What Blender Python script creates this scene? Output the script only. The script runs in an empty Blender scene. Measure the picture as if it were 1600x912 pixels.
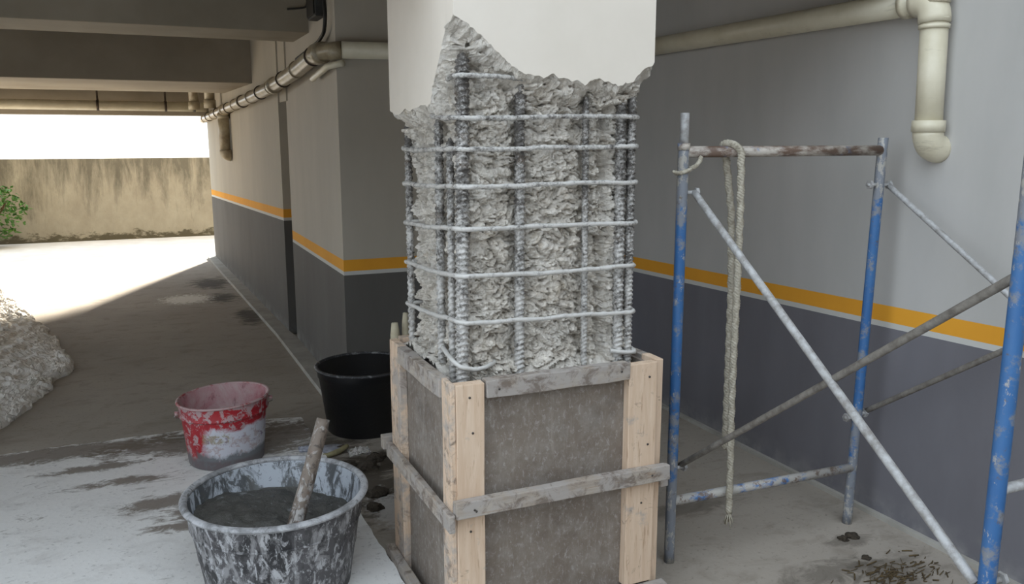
import bpy, bmesh, math, random
from mathutils import Vector, Matrix, noise
from mathutils.geometry import tessellate_polygon
random.seed(7)
S = bpy.context.scene
C = S.collection
# ------------------------------------------------------------------ camera
cd = bpy.data.cameras.new('camera'); cam = bpy.data.objects.new('camera', cd); C.objects.link(cam)
cam.location = (0, 0, 1.70)
cam.rotation_euler = (math.radians(90 - 10.44), 0, math.radians(-23.9))
cd.sensor_width = 36; cd.lens = 29.43; cd.clip_start = .05; cd.clip_end = 300
S.camera = cam
# ------------------------------------------------------------------ world, sun, exposure
w = bpy.data.worlds.new('sky'); S.world = w; w.use_nodes = True
bg = w.node_tree.nodes['Background']
bg.inputs[0].default_value = (.79, .895, 1.0, 1); bg.inputs[1].default_value = 1.0
sd = bpy.data.lights.new('sun', 'SUN'); sd.energy = 10.0; sd.angle = math.radians(5); sd.color = (1, .92, .78)
sun = bpy.data.objects.new('sun', sd); C.objects.link(sun)
el = math.radians(26)
sdir = Vector((.436*math.cos(el), .90*math.cos(el), math.sin(el)))
sun.rotation_euler = sdir.to_track_quat('Z', 'Y').to_euler(); sun.location = (5, 18, 9)
S.view_settings.view_transform = 'Standard'; S.view_settings.look = 'None'
S.view_settings.gamma = 1; S.view_settings.use_curve_mapping = False
S.view_settings.exposure = 1.42

# ------------------------------------------------------------------ materials
def srgb(r, g, b):
    f = lambda c: (c/12.92 if c <= .04045 else ((c+.055)/1.055)**2.4)
    return (f(r/255), f(g/255), f(b/255), 1)
class M:
    """small node-graph helper"""
    def __init__(s, name, rough=.8, spec=.3):
        s.m = bpy.data.materials.new(name); s.m.use_nodes = True
        s.t = s.m.node_tree; s.n = s.t.nodes; s.l = s.t.links
        s.b = s.n['Principled BSDF']; s.b.inputs['Roughness'].default_value = rough
        s.b.inputs['Specular IOR Level'].default_value = spec
        tc = s.n.new('ShaderNodeTexCoord'); s.obj = tc.outputs['Object']
        s.pos = s.n.new('ShaderNodeNewGeometry').outputs['Position']
        s.col = None
    def _set(s, sock, v):
        if hasattr(v, 'is_output'): s.l.new(v, sock)
        else: sock.default_value = v
    def map(s, vec, scale=(1, 1, 1), loc=(0, 0, 0)):
        q = s.n.new('ShaderNodeMapping'); s.l.new(vec, q.inputs[0]); q.inputs['Scale'].default_value = scale
        q.inputs['Location'].default_value = loc
        return q.outputs[0]
    def noise(s, vec, scale, detail=4, rough=.6, dist=0):
        q = s.n.new('ShaderNodeTexNoise'); s.l.new(vec, q.inputs['Vector'])
        q.inputs['Scale'].default_value = scale; q.inputs['Detail'].default_value = detail
        q.inputs['Roughness'].default_value = rough; q.inputs['Distortion'].default_value = dist
        return q.outputs['Fac']
    def vor(s, vec, scale, feature='F1'):
        q = s.n.new('ShaderNodeTexVoronoi'); s.l.new(vec, q.inputs['Vector']); q.inputs['Scale'].default_value = scale
        q.feature = feature
        return q.outputs['Distance']
    def ramp(s, fac, a, b, lo=0., hi=1.):
        q = s.n.new('ShaderNodeMapRange'); s._set(q.inputs[0], fac)
        for i, v in enumerate((a, b, lo, hi)): q.inputs[i+1].default_value = v
        return q.outputs[0]
    def math(s, op, a, b=0., c=0.):
        q = s.n.new('ShaderNodeMath'); q.operation = op
        s._set(q.inputs[0], a); s._set(q.inputs[1], b); s._set(q.inputs[2], c)
        return q.outputs[0]
    def xyz(s, vec):
        q = s.n.new('ShaderNodeSeparateXYZ'); s.l.new(vec, q.inputs[0]); return q.outputs
    def mix(s, fac, a, b):
        q = s.n.new('ShaderNodeMix'); q.data_type = 'RGBA'
        s._set(q.inputs[0], fac); s._set(q.inputs[6], a); s._set(q.inputs[7], b)
        return q.outputs[2]
    def base(s, c): s._set(s.b.inputs['Base Color'], c); s.col = c; return s
    def over(s, fac, c): return s.base(s.mix(fac, s.col, c))
    def rough(s, v): s._set(s.b.inputs['Roughness'], v); return s
    def bump(s, h, strength=.3, dist=.01):
        q = s.n.new('ShaderNodeBump'); q.inputs['Strength'].default_value = strength
        q.inputs['Distance'].default_value = dist; s.l.new(h, q.inputs['Height'])
        if s.b.inputs['Normal'].is_linked: s.l.new(s.b.inputs['Normal'].links[0].from_socket, q.inputs['Normal'])
        s.l.new(q.outputs[0], s.b.inputs['Normal']); return s

def spot(m, x, y, rx, ry, nz, soft=.5):
    """a stain with a ragged edge at a place on the floor: 0..1"""
    o = m.xyz(m.pos)
    a = m.math('DIVIDE', m.math('SUBTRACT', o[0], x), rx); b = m.math('DIVIDE', m.math('SUBTRACT', o[1], y), ry)
    d = m.math('SQRT', m.math('ADD', m.math('MULTIPLY', a, a), m.math('MULTIPLY', b, b)))
    d = m.math('ADD', d, m.math('MULTIPLY', m.math('SUBTRACT', nz, .5), 2.6))
    return m.ramp(d, 1.0, 1.0-soft)

def wall_paint(name, z0, slope, y0, upper=(182, 174, 160), lower=(100, 97, 93)):
    m = M(name, .75, .25)
    o = m.xyz(m.pos)
    n1 = m.noise(m.map(m.pos, (1, 1, .35)), 2.2, 5); n2 = m.noise(m.pos, 30, 3)
    h = m.math('SUBTRACT', o[2], m.math('MULTIPLY', m.math('SUBTRACT', o[1], y0), slope))
    up = m.mix(m.ramp(n1, .3, .75), srgb(*upper), srgb(*[int(v*.93) for v in upper]))
    lo = m.mix(m.ramp(n1, .3, .75), srgb(*lower), srgb(*[int(v*.88) for v in lower]))
    white = m.math('GREATER_THAN', h, z0-.098); org = m.math('GREATER_THAN', h, z0-.073); top = m.math('GREATER_THAN', h, z0)
    m.base(m.mix(white, lo, srgb(196, 194, 188)))
    m.over(org, m.mix(m.ramp(n1, .35, .8), srgb(226, 160, 52), srgb(212, 147, 46)))
    m.over(top, up)
    # splashed dust just above the floor
    m.over(m.math('MULTIPLY', m.ramp(o[2], .14, 0), m.ramp(m.noise(m.pos, 9, 5), .4, .75, 0, .7)), srgb(160, 158, 154))
    m.bump(n2, .08, .004)
    return m.m

def plain(name, c, c2=None, rough=.8, scale=8, bump=.1, bdist=.004, spec=.3, lo=.35, hi=.7, metallic=0):
    m = M(name, rough, spec); n = m.noise(m.obj, scale, 5)
    m.base(m.mix(m.ramp(n, lo, hi), srgb(*c), srgb(*(c2 or c)))); m.bump(m.noise(m.obj, scale*4, 3), bump, bdist)
    m.b.inputs['Metallic'].default_value = metallic
    return m.m

def concrete_floor(name, a, b, c):
    m = M(name, .85, .25)
    n1 = m.noise(m.pos, .9, 6, .6); n2 = m.noise(m.map(m.pos, (1, 1.6, 1)), 5, 6, .65, .6); n3 = m.noise(m.pos, 45, 3)
    m.base(m.mix(m.ramp(n1, .3, .7), srgb(*a), srgb(*b)))
    m.over(m.ramp(n2, .52, .72, 0, .6), srgb(*c))
    m.over(m.ramp(n3, .60, .72, 0, .4), srgb(*[int(v*.7) for v in c]))
    m.over(m.ramp(m.noise(m.pos, 16, 6, .75), .60, .70, 0, .35), srgb(*[int(v*.75) for v in c]))
    m.bump(n3, .25, .004); m.bump(n2, .2, .01)
    return m

# floor: worn concrete, dirty round the formwork, earth stains by the scaffold
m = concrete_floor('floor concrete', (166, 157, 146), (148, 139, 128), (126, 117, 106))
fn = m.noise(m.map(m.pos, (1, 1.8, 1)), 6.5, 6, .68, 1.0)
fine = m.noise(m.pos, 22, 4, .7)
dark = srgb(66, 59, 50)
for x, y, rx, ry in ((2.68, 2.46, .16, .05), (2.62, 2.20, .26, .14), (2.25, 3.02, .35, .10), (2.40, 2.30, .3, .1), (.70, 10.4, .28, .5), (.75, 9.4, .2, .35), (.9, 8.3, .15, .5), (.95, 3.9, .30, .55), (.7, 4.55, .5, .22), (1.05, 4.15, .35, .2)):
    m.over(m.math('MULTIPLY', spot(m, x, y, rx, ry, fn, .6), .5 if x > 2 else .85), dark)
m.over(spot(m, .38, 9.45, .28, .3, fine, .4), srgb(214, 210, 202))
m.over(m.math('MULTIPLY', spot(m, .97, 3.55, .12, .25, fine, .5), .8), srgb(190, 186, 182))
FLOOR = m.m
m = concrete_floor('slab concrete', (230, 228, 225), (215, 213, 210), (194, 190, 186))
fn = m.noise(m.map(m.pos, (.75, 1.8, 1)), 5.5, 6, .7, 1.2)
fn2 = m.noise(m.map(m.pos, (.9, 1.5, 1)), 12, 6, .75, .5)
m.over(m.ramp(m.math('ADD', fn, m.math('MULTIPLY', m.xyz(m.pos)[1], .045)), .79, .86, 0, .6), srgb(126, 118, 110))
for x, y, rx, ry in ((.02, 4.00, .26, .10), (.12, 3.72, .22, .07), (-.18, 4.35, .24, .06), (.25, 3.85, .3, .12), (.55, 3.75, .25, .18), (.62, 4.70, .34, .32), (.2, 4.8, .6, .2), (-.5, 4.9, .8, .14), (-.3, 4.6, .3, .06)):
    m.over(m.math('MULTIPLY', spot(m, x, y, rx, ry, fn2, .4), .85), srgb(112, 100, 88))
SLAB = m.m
W_NEAR = wall_paint('painted wall near block', .945, 0, 5)
W_FAR = wall_paint('painted wall far block', 1.10, -.022, 7.3, (180, 172, 156))
W_RIGHT = wall_paint('painted wall right', .922, -.025, 4.65, (186, 183, 179), (116, 114, 119))
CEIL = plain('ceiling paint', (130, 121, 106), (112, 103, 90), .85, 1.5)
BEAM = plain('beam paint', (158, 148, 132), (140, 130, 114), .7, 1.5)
DAYLIT = plain('pale driveway concrete', (226, 224, 220), (208, 205, 200), .9, 3, .2)  # floor made paler here, outdoor brightness put into the colour
SKIRT = plain('skirting cement', (172, 168, 160), (150, 146, 138), .9, 5, .2)
PVC = M('cream plastic pipe', .35, .5); PVC.base(PVC.mix(PVC.ramp(PVC.noise(PVC.pos, 7, 5), .35, .75), srgb(212, 204, 182), srgb(194, 185, 160)))
PVC.over(PVC.ramp(PVC.noise(PVC.map(PVC.pos, (1, 1, 4)), 5, 6, .7), .60, .74, 0, .55), srgb(120, 106, 84)); PVC = PVC.m
PVCG = M('grimy plastic pipe', .3, .6); PVCG.base(PVCG.mix(PVCG.ramp(PVCG.noise(PVCG.pos, 6, 6, .7), .35, .7), srgb(180, 168, 142), srgb(118, 102, 78))); PVCG = PVCG.m
BLACK = plain('black metal', (30, 29, 27), (44, 40, 36), .5, 20)
RUSTCLIP = plain('rusty clamp steel', (70, 56, 44), (40, 34, 30), .6, 30)
PLASTER = M('cream plaster paint', .8, .25)
PLASTER.base(PLASTER.mix(PLASTER.ramp(PLASTER.noise(PLASTER.pos, 2.5, 5), .3, .75), srgb(223, 214, 202), srgb(213, 204, 191)))
PLASTER.bump(PLASTER.noise(PLASTER.map(PLASTER.pos, (1, 1, .3)), 35, 3), .06, .004); PLASTER = PLASTER.m
m = M('broken concrete', .95, .15)
na = m.noise(m.pos, 9, 6, .65); nb = m.noise(m.pos, 38, 6, .7, .8); nc = m.noise(m.pos, 120, 3, .7)
m.base(m.mix(m.ramp(na, .3, .7), srgb(238, 232, 223), srgb(224, 215, 202)))
m.over(m.ramp(nb, .55, .72, 0, .45), srgb(168, 156, 138))
m.over(m.ramp(m.noise(m.map(m.pos, (1, 1, 1.8)), 75, 5, .75, 1.0), .60, .67, 0, .45), srgb(128, 119, 107))  # fine dark specks put crevice shade into the colour
m.over(m.ramp(m.noise(m.pos, 14, 4, .6, .5), .62, .75, 0, .5), srgb(186, 166, 134))
m.bump(nc, .7, .006); m.bump(nb, 1.0, .02)
CONC = m.m
def rebar_mat(name, dusty):
    m = M(name, .6, .5)
    n = m.noise(m.pos, 22, 5, .7); n2 = m.noise(m.pos, 70, 4, .7)
    m.base(m.mix(m.ramp(n2, .35, .7), srgb(92, 88, 84), srgb(62, 57, 53)))
    m.over(m.ramp(n, .55, .7, 0, .7), srgb(104, 88, 72))
    z = m.xyz(m.pos)[2]
    m.over(m.ramp(m.math('ADD', m.math('MULTIPLY', m.math('ADD', m.noise(m.pos, 26, 4, .6), m.noise(m.pos, 120, 3, .7)), .5), m.math('MULTIPLY', z, -.16)), .43-dusty, .60-dusty, 0, .85), srgb(206, 203, 198))
    m.b.inputs['Metallic'].default_value = .15
    m.bump(n2, .5, .004)
    return m.m
REBAR = rebar_mat('dusty ribbed steel', .235); STIR = rebar_mat('cement coated tie steel', .33)

def wood(axis, tone, grime):
    sc = [14, 14, 14]; sc[axis] = 1.1
    m = M('timber %s %s %d' % ('xyz'[axis], tone, int(grime*100)), .8, .2)
    pal = {'raw': ((214, 191, 168), (196, 169, 144)), 'grey': ((172, 163, 152), (144, 132, 120))}[tone]
    oi = m.n.new('ShaderNodeObjectInfo')
    q = m.n.new('ShaderNodeVectorMath'); q.operation = 'ADD'; m.l.new(m.pos, q.inputs[0]); m.l.new(oi.outputs['Random'], q.inputs[1])
    v = q.outputs[0]
    g = m.noise(m.map(v, sc), 3.2, 5, .6, .5)
    m.base(m.mix(m.ramp(g, .3, .7), srgb(*pal[0]), srgb(*pal[1])))
    m.over(m.ramp(m.noise(m.map(v, [s*2.2 for s in sc]), 4, 3), .60, .68, 0, .5), srgb(140, 108, 80))
    m.over(m.ramp(m.noise(v, 9, 6, .7), .62-grime*.25, .72-grime*.2, 0, .8), srgb(158, 152, 147))
    m.over(m.ramp(m.noise(v, 17, 6, .7, .6), .62-grime*.14, .72-grime*.12, 0, .7), srgb(96, 82, 72))
    m.bump(g, .25, .004)
    return m.m
WOOD = {(a, t, g): wood(a, t, g) for a in (0, 1, 2) for t, g in (('raw', .05), ('raw', .65), ('grey', .85))}
m = M('stained plywood', .75, .3)
n = m.noise(m.pos, 5, 6, .7); n2 = m.noise(m.map(m.pos, (1, 1, .6)), 62, 5, .8, .5); n3 = m.noise(m.pos, 13, 5, .7)
m.base(m.mix(m.ramp(n, .3, .72), srgb(130, 119, 108), srgb(106, 95, 86)))
m.over(m.ramp(n3, .44, .66, 0, .6), srgb(142, 135, 127))
m.over(m.ramp(m.noise(m.map(m.pos, (1, 1, .12)), 40, 4, .7), .54, .68, 0, .4), srgb(150, 142, 132))
m.over(m.ramp(n2, .53, .66, 0, .5), srgb(176, 172, 168))
m.over(m.ramp(m.noise(m.pos, 3, 4), .6, .75, 0, .5), srgb(74, 66, 62))
m.bump(n2, .4, .003)
PLY = m.m
def blue_paint(name, z_hi, top_bare):
    m = M(name, .42, .45)
    n = m.noise(m.pos, 16, 6, .7); n2 = m.noise(m.map(m.pos, (1, 1, .5)), 42, 5, .7); z = m.xyz(m.pos)[2]
    m.base(m.mix(m.ramp(m.noise(m.pos, 6, 3), .35, .7), srgb(48, 94, 146), srgb(62, 106, 154)))
    zz = m.math('ADD', m.ramp(z, .75, .0, 0, .30), m.ramp(z, z_hi-.25, z_hi, 0, top_bare))
    m.over(m.ramp(m.math('ADD', n, zz), .53, .62, 0, .85), srgb(128, 128, 128))
    m.over(m.ramp(m.math('ADD', n2, m.math('MULTIPLY', zz, .4)), .62, .67, 0, .8), srgb(170, 165, 156))
    m.over(m.ramp(m.noise(m.pos, 28, 5, .75), .60, .68, 0, .75), srgb(98, 84, 72))
    m.bump(n2, .3, .003)
    return m.m
BLUE = blue_paint('worn blue paint', 1.62, .35)
BLUEBAR = M('scuffed bar paint', .45, .45)
n = BLUEBAR.noise(BLUEBAR.map(BLUEBAR.pos, (.5, 1, 1)), 16, 6, .7)
BLUEBAR.base(BLUEBAR.mix(BLUEBAR.ramp(n, .40, .5), srgb(66, 116, 172), srgb(172, 168, 162)))
BLUEBAR.over(BLUEBAR.ramp(BLUEBAR.noise(BLUEBAR.pos, 24, 5, .7), .54, .62, 0, .85), srgb(108, 88, 72)); BLUEBAR = BLUEBAR.m
TOPBAR = M('rusty whitened bar', .5, .4)
n = TOPBAR.noise(TOPBAR.map(TOPBAR.pos, (.4, 1, 1)), 18, 6, .7)
TOPBAR.base(TOPBAR.mix(TOPBAR.ramp(n, .44, .60), srgb(104, 84, 72), srgb(184, 176, 166)))
TOPBAR.over(TOPBAR.ramp(TOPBAR.noise(TOPBAR.pos, 11, 3), .62, .7, 0, .8), srgb(84, 112, 150)); TOPBAR = TOPBAR.m
GALV = M('dusty galvanised tube', .5, .45)
GALV.base(GALV.mix(GALV.ramp(GALV.noise(GALV.pos, 26, 6, .7), .4, .65), srgb(176, 176, 176), srgb(132, 128, 124)))
GALV.b.inputs['Metallic'].default_value = .1; GALV = GALV.m
GALVD = M('dirty galvanised tube', .6, .4)
GALVD.base(GALVD.mix(GALVD.ramp(GALVD.noise(GALVD.pos, 26, 6, .7), .4, .65), srgb(126, 121, 114), srgb(90, 84, 78))); GALVD = GALVD.m
ROPE = plain('pale rope fibre', (184, 177, 162), (150, 142, 126), .95, 60, .4, .003)
def splat(name, basec, coats, rough=.55, spec=.4):
    m = M(name, rough, spec)
    m.base(srgb(*basec))
    for sc, st, lo, hi, a, c in coats:
        m.over(m.ramp(m.noise(m.map(m.obj, st), sc, 6, .72, .7), lo, hi, 0, a), srgb(*c))
    m.bump(m.noise(m.obj, 40, 4, .7), .35, .004)
    return m
TUBM = splat('mortar splashed black tub', (40, 39, 41), ((5, (1, 1, .6), .46, .54, .7, (86, 84, 86)), (16, (1, 1, .45), .50, .58, .9, (136, 135, 136)), (38, (1, 1, .5), .53, .59, .9, (170, 170, 172)), (9, (1, 1, 1), .58, .64, .8, (58, 57, 57)))).m
TUBIN = splat('mortar smeared tub inside', (70, 72, 74), ((11, (1, 1, .5), .44, .52, .95, (160, 165, 172)), (24, (1, 1, .6), .55, .60, .9, (66, 68, 70)), (5, (1, 1, 1), .54, .60, .9, (76, 76, 74)))).m
TUBRIM = splat('mortar caked rim', (120, 120, 121), ((14, (1, 1, 1), .42, .58, .9, (172, 172, 174)), (24, (1, 1, 1), .58, .64, .85, (84, 82, 80)))).m
m = M('wet mortar', .55, .4)
n = m.noise(m.obj, 16, 6, .7, .6); n2 = m.noise(m.obj, 50, 5, .7)
m.base(m.mix(m.ramp(n, .35, .7), srgb(84, 82, 78), srgb(68, 67, 63)))
m.over(m.ramp(m.noise(m.obj, 26, 6, .75, .7), .58, .66, 0, .7), srgb(132, 134, 136)); m.bump(n2, .7, .01); m.bump(n, .5, .03)
MORTAR = m.m
# red bucket: red plastic, a white printed panel worn away, cement at the foot
mr = M('red bucket plastic', .45, .45)
o = mr.xyz(mr.obj); na = mr.noise(mr.obj, 8, 6, .72, .6); nb = mr.noise(mr.obj, 24, 6, .72, .6)
mr.base(mr.mix(mr.ramp(na, .4, .65), srgb(160, 32, 40), srgb(140, 30, 42)))
pan = mr.math('MULTIPLY', mr.ramp(mr.math('ADD', o[0], mr.math('MULTIPLY', mr.math('SUBTRACT', na, .5), .16)), -.13, -.09), mr.math('MULTIPLY', mr.ramp(mr.math('ADD', o[2], mr.math('MULTIPLY', mr.math('SUBTRACT', na, .5), .1)), .23, .215), mr.ramp(o[2], .045, .06)))
mr.over(mr.math('MULTIPLY', pan, mr.ramp(nb, .70, .62, .15, 1)), srgb(190, 190, 198))
em = mr.math('MULTIPLY', mr.ramp(mr.math('ABSOLUTE', mr.math('ADD', o[0], .06)), .075, .055), mr.ramp(mr.math('ABSOLUTE', mr.math('SUBTRACT', o[2], .175)), .03, .02))
mr.over(mr.math('MULTIPLY', em, mr.ramp(nb, .46, .54, 0, .85)), srgb(128, 116, 58))
bl = mr.math('MULTIPLY', mr.ramp(mr.math('ABSOLUTE', mr.math('SUBTRACT', o[2], .155)), .035, .02), mr.ramp(mr.noise(mr.map(mr.obj, (1, 1, 1.5)), 30, 4, .7), .55, .6, 0, .8))
mr.over(mr.math('MULTIPLY', bl, pan), srgb(112, 86, 116))
mr.over(mr.ramp(mr.math('ADD', nb, mr.ramp(o[2], .25, .33, 0, .06)), .53, .58, 0, .85), srgb(166, 150, 150))
mr.over(mr.ramp(mr.math('ADD', mr.math('SUBTRACT', o[2], mr.math('MULTIPLY', na, .16)), 0), .012, -.012, 0, .9), srgb(92, 96, 98))
mr.bump(nb, .3, .003)
REDM = mr.m
REDIN = splat('dusty pink bucket inside', (168, 112, 118), ((6, (1, 1, .6), .4, .65, .8, (182, 164, 162)), (16, (1, 1, .6), .55, .65, .8, (128, 82, 88)))).m
REDRIM = splat('red rim with dried cement', (150, 50, 56), ((15, (1, 1, 1), .38, .50, .9, (176, 154, 152)),)).m
BKT = splat('black rubber bucket', (22, 22, 24), ((42, (1, 1, 1), .68, .72, .8, (110, 110, 112)),), .4, .5).m
BKTRIM = splat('black rubber rim', (52, 52, 54), ((18, (1, 1, 1), .52, .6, .8, (132, 132, 132)),), .5, .5).m
STICK = splat('mortar caked stick', (112, 100, 90), ((20, (1, 1, .5), .50, .56, .9, (164, 160, 156)), (34, (1, 1, .6), .52, .58, .85, (70, 62, 56)), (12, (1, 1, 1), .58, .64, .7, (124, 84, 66)))).m
m = M('stained boundary wall', .9, .2)
o = m.xyz(m.pos)
n1 = m.noise(m.map(m.pos, (1.5, 1, .28)), 3.2, 6, .75, .3); n2 = m.noise(m.map(m.pos, (1, 1, .7)), 3, 6, .7)
m.base(m.mix(m.ramp(n2, .35, .7), srgb(158, 152, 136), srgb(140, 133, 118)))
m.over(m.ramp(m.math('ADD', n1, m.ramp(o[2], .25, 1.30, -.16, .14)), .44, .68, 0, .7), srgb(72, 69, 61))
m.over(m.ramp(m.math('ADD', m.noise(m.map(m.pos, (1, 1, 2)), 5, 6, .7), m.ramp(o[2], .0, .28, .2, -.25)), .48, .6, 0, .8), srgb(58, 53, 34))
m.over(m.ramp(m.noise(m.pos, 16, 4, .7), .66, .72, 0, .4), srgb(120, 112, 92))
m.bump(n2, .3, .02)
BWALL = m.m
ROCK = splat('pale broken rubble', (212, 207, 200), ((7, (1, 1, 1), .45, .6, .8, (232, 229, 224)), (15, (1, 1, 1), .58, .68, .7, (104, 96, 84)), (4, (1, 1, 1), .6, .7, .6, (122, 116, 84))), .9, .2).m
LEAF = M('green leaf', .5, .4); LEAF.base(LEAF.mix(LEAF.ramp(LEAF.noise(LEAF.pos, 9, 3), .35, .65), srgb(48, 92, 32), srgb(92, 130, 54)))
LEAF.b.inputs['Subsurface Weight'].default_value = 0; LEAF = LEAF.m
STEM = plain('brown stem', (110, 84, 58), (84, 64, 46), .9)
BLADE = plain('dusty trowel steel', (176, 178, 190), (126, 126, 132), .6, 30)
YELLOW = plain('yellowed wood handle', (146, 138, 104), (118, 110, 82), .6, 20)
PAPER = splat('torn cement sack paper', (176, 172, 166), ((12, (1, 1, 1), .5, .6, .9, (110, 104, 100)), (20, (1, 1, 1), .58, .64, .9, (134, 122, 74)), (30, (1, 1, 1), .58, .64, .9, (56, 54, 60))), .9, .2).m
NAIL = plain('nail steel', (90, 84, 78), (60, 54, 50), .5, 40)
PALEWOOD = plain('pale bare wood', (176, 168, 146), (156, 146, 124), .8, 18)
GREYBOX = plain('grey junction box plastic', (58, 58, 56), (40, 40, 40), .6, 20)
DIRT = plain('dark wet earth', (70, 62, 52), (46, 40, 34), .95, 30, .6, .01)
STRAW = plain('wet brown litter', (96, 80, 54), (60, 50, 36), .9, 40)

# ------------------------------------------------------------------ builders
def link(o, parent=None):
    C.objects.link(o)
    if parent: o.parent = parent
    return o
def tag(o, label=None, cat=None, group=None, kind=None):
    for k, v in (('label', label), ('category', cat), ('group', group), ('kind', kind)):
        if v: o[k] = v
    return o
def empty(name, loc=(0, 0, 0), **kw):
    o = link(bpy.data.objects.new(name, None)); o.location = loc; o.empty_display_size = .1
    return tag(o, **kw)
def mesh_obj(name, verts, faces, mats, parent=None, smooth=False, origin=None, midx=None):
    """verts are world points; the object sits at origin and, under a parent, relative to it"""
    me = bpy.data.meshes.new(name)
    org = Vector(origin) if origin is not None else Vector((0, 0, 0))
    me.from_pydata([tuple(Vector(v)-org) for v in verts], [], faces)
    for mm in (mats if isinstance(mats, (list, tuple)) else [mats]): me.materials.append(mm)
    if midx: me.polygons.foreach_set('material_index', midx)
    if smooth: me.polygons.foreach_set('use_smooth', [True]*len(me.polygons))
    me.update()
    o = bpy.data.objects.new(name, me); link(o, parent)
    o.location = org - (parent.matrix_world.translation if False else (Vector(parent['_w']) if parent and '_w' in parent else Vector((0, 0, 0))))
    o['_w'] = tuple(org)
    return o
def thing(name, loc, **kw):
    o = empty(name, loc, **kw); o['_w'] = tuple(loc); return o
def box(name, b, mat, parent=None, bev=0., jit=0., seg=0):
    """axis-aligned board b = (x0,x1,y0,y1,z0,z1), bevelled, slightly uneven"""
    x0, x1, y0, y1, z0, z1 = b
    bm = bmesh.new(); bmesh.ops.create_cube(bm, size=1)
    org = Vector(((x0+x1)/2, (y0+y1)/2, (z0+z1)/2)); d = (x1-x0, y1-y0, z1-z0)
    for v in bm.verts: v.co = Vector((v.co.x*d[0], v.co.y*d[1], v.co.z*d[2]))
    if seg:
        ax = max(range(3), key=lambda i: d[i])
        for k in range(1, seg):
            p = Vector((0, 0, 0)); p[ax] = -d[ax]/2 + d[ax]*k/seg
            nn = Vector((0, 0, 0)); nn[ax] = 1
            bmesh.ops.bisect_plane(bm, geom=bm.verts[:]+bm.edges[:]+bm.faces[:], plane_co=p, plane_no=nn)
    if jit:
        for v in bm.verts: v.co += Vector([random.uniform(-jit, jit) for _ in range(3)])
    if bev:
        es = [e for e in bm.edges if len(e.link_faces) == 2 and e.calc_face_angle(0) > .6]
        bmesh.ops.bevel(bm, geom=es, offset=bev, segments=2, affect='EDGES', profile=.6)
    me = bpy.data.meshes.new(name); bm.to_mesh(me); bm.free(); me.materials.append(mat)
    o = link(bpy.data.objects.new(name, me), parent)
    o.location = org - (Vector(parent['_w']) if parent and '_w' in parent else Vector((0, 0, 0)))
    o['_w'] = tuple(org)
    return o
def struct(o): o['kind'] = 'structure'; return o
def frames(pts):
    pts = [Vector(p) for p in pts]; out = []; up = None
    for i, p in enumerate(pts):
        t = (pts[min(i+1, len(pts)-1)] - pts[max(i-1, 0)]).normalized()
        if up is None: up = Vector((0, 0, 1)) if abs(t.z) < .9 else Vector((0, -1, 0))
        a = t.cross(up)
        if a.length < 1e-5: a = t.orthogonal()
        a.normalize(); up = a.cross(t).normalized(); out.append((p, t, a, up))
    return out
def resample(pts, step):
    pts = [Vector(p) for p in pts]; out = [pts[0]]
    for a, b in zip(pts, pts[1:]):
        n = max(1, int((b-a).length/step))
        out += [a.lerp(b, k/n) for k in range(1, n+1)]
    return out
def smooth_path(pts, step, it=3):
    p = resample(pts, step)
    for _ in range(it): p = [p[0]] + [(p[i-1]+p[i]*2+p[i+1])/4 for i in range(1, len(p)-1)] + [p[-1]]
    return p
def tube_data(pts, r, n=12, rf=None, cap=True, closed=False):
    V = []; F = []; fr = frames(pts); s = 0.; prev = None
    for i, (p, t, a, u) in enumerate(fr):
        if prev is not None: s += (p-prev).length
        prev = p
        for k in range(n):
            th = 2*math.pi*k/n
            rr = rf(s, th) if rf else r
            V.append(p + a*math.cos(th)*rr + u*math.sin(th)*rr)
    m_ = len(fr)
    for i in range(m_ if closed else m_-1):
        j = (i+1) % m_
        for k in range(n):
            F.append((i*n+k, i*n+(k+1) % n, j*n+(k+1) % n, j*n+k))
    if cap and not closed:
        F.append(tuple(range(n-1, -1, -1))); F.append(tuple((m_-1)*n+k for k in range(n)))
    return V, F
def tube(name, pts, r, mat, parent=None, n=12, rf=None, cap=True, closed=False, smooth=True):
    V, F = tube_data(pts, r, n, rf, cap, closed)
    c = sum((Vector(p) for p in pts), Vector())/len(pts)
    return mesh_obj(name, V, F, mat, parent, smooth, c)
def join(parts):
    V = []; F = []
    for v, f in parts:
        k = len(V); V += list(v); F += [tuple(i+k for i in q) for q in f]
    return V, F
def pipe_ring(p, axis, r, w):
    a = Vector(p) - Vector(axis)*w/2; b = Vector(p) + Vector(axis)*w/2
    return tube_data([a, b], r, 20)
def lathe_data(c, prof, n=48, warp=None):
    V = []; F = []; c = Vector(c)
    for (r, z) in prof:
        for k in range(n):
            th = 2*math.pi*k/n; p = Vector((r*math.cos(th), r*math.sin(th), z))
            if warp: p = warp(p)
            V.append(c+p)
    for i in range(len(prof)-1):
        for k in range(n): F.append((i*n+k, i*n+(k+1) % n, (i+1)*n+(k+1) % n, (i+1)*n+k))
    return V, F
def prism(name, poly, z0, z1, mat, parent=None):
    n = len(poly); V = [(x, y, z0) for x, y in poly] + [(x, y, z1) for x, y in poly]
    F = [tuple(range(n-1, -1, -1)), tuple(range(n, 2*n))] + [(i, (i+1) % n, n+(i+1) % n, n+i) for i in range(n)]
    return mesh_obj(name, V, F, mat, parent)
def fbm(p, s, o=4):
    return noise.fractal(Vector(p)*s, 1.0, 2.0, o, noise_basis='PERLIN_ORIGINAL')
def sst(a, b, x):
    t = max(0., min(1., (x-a)/(b-a))); return t*t*(3-2*t)

# ------------------------------------------------------------------ setting
struct(box('floor', (-40, 30, -30, 50, -.3, 0), FLOOR))
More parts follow.
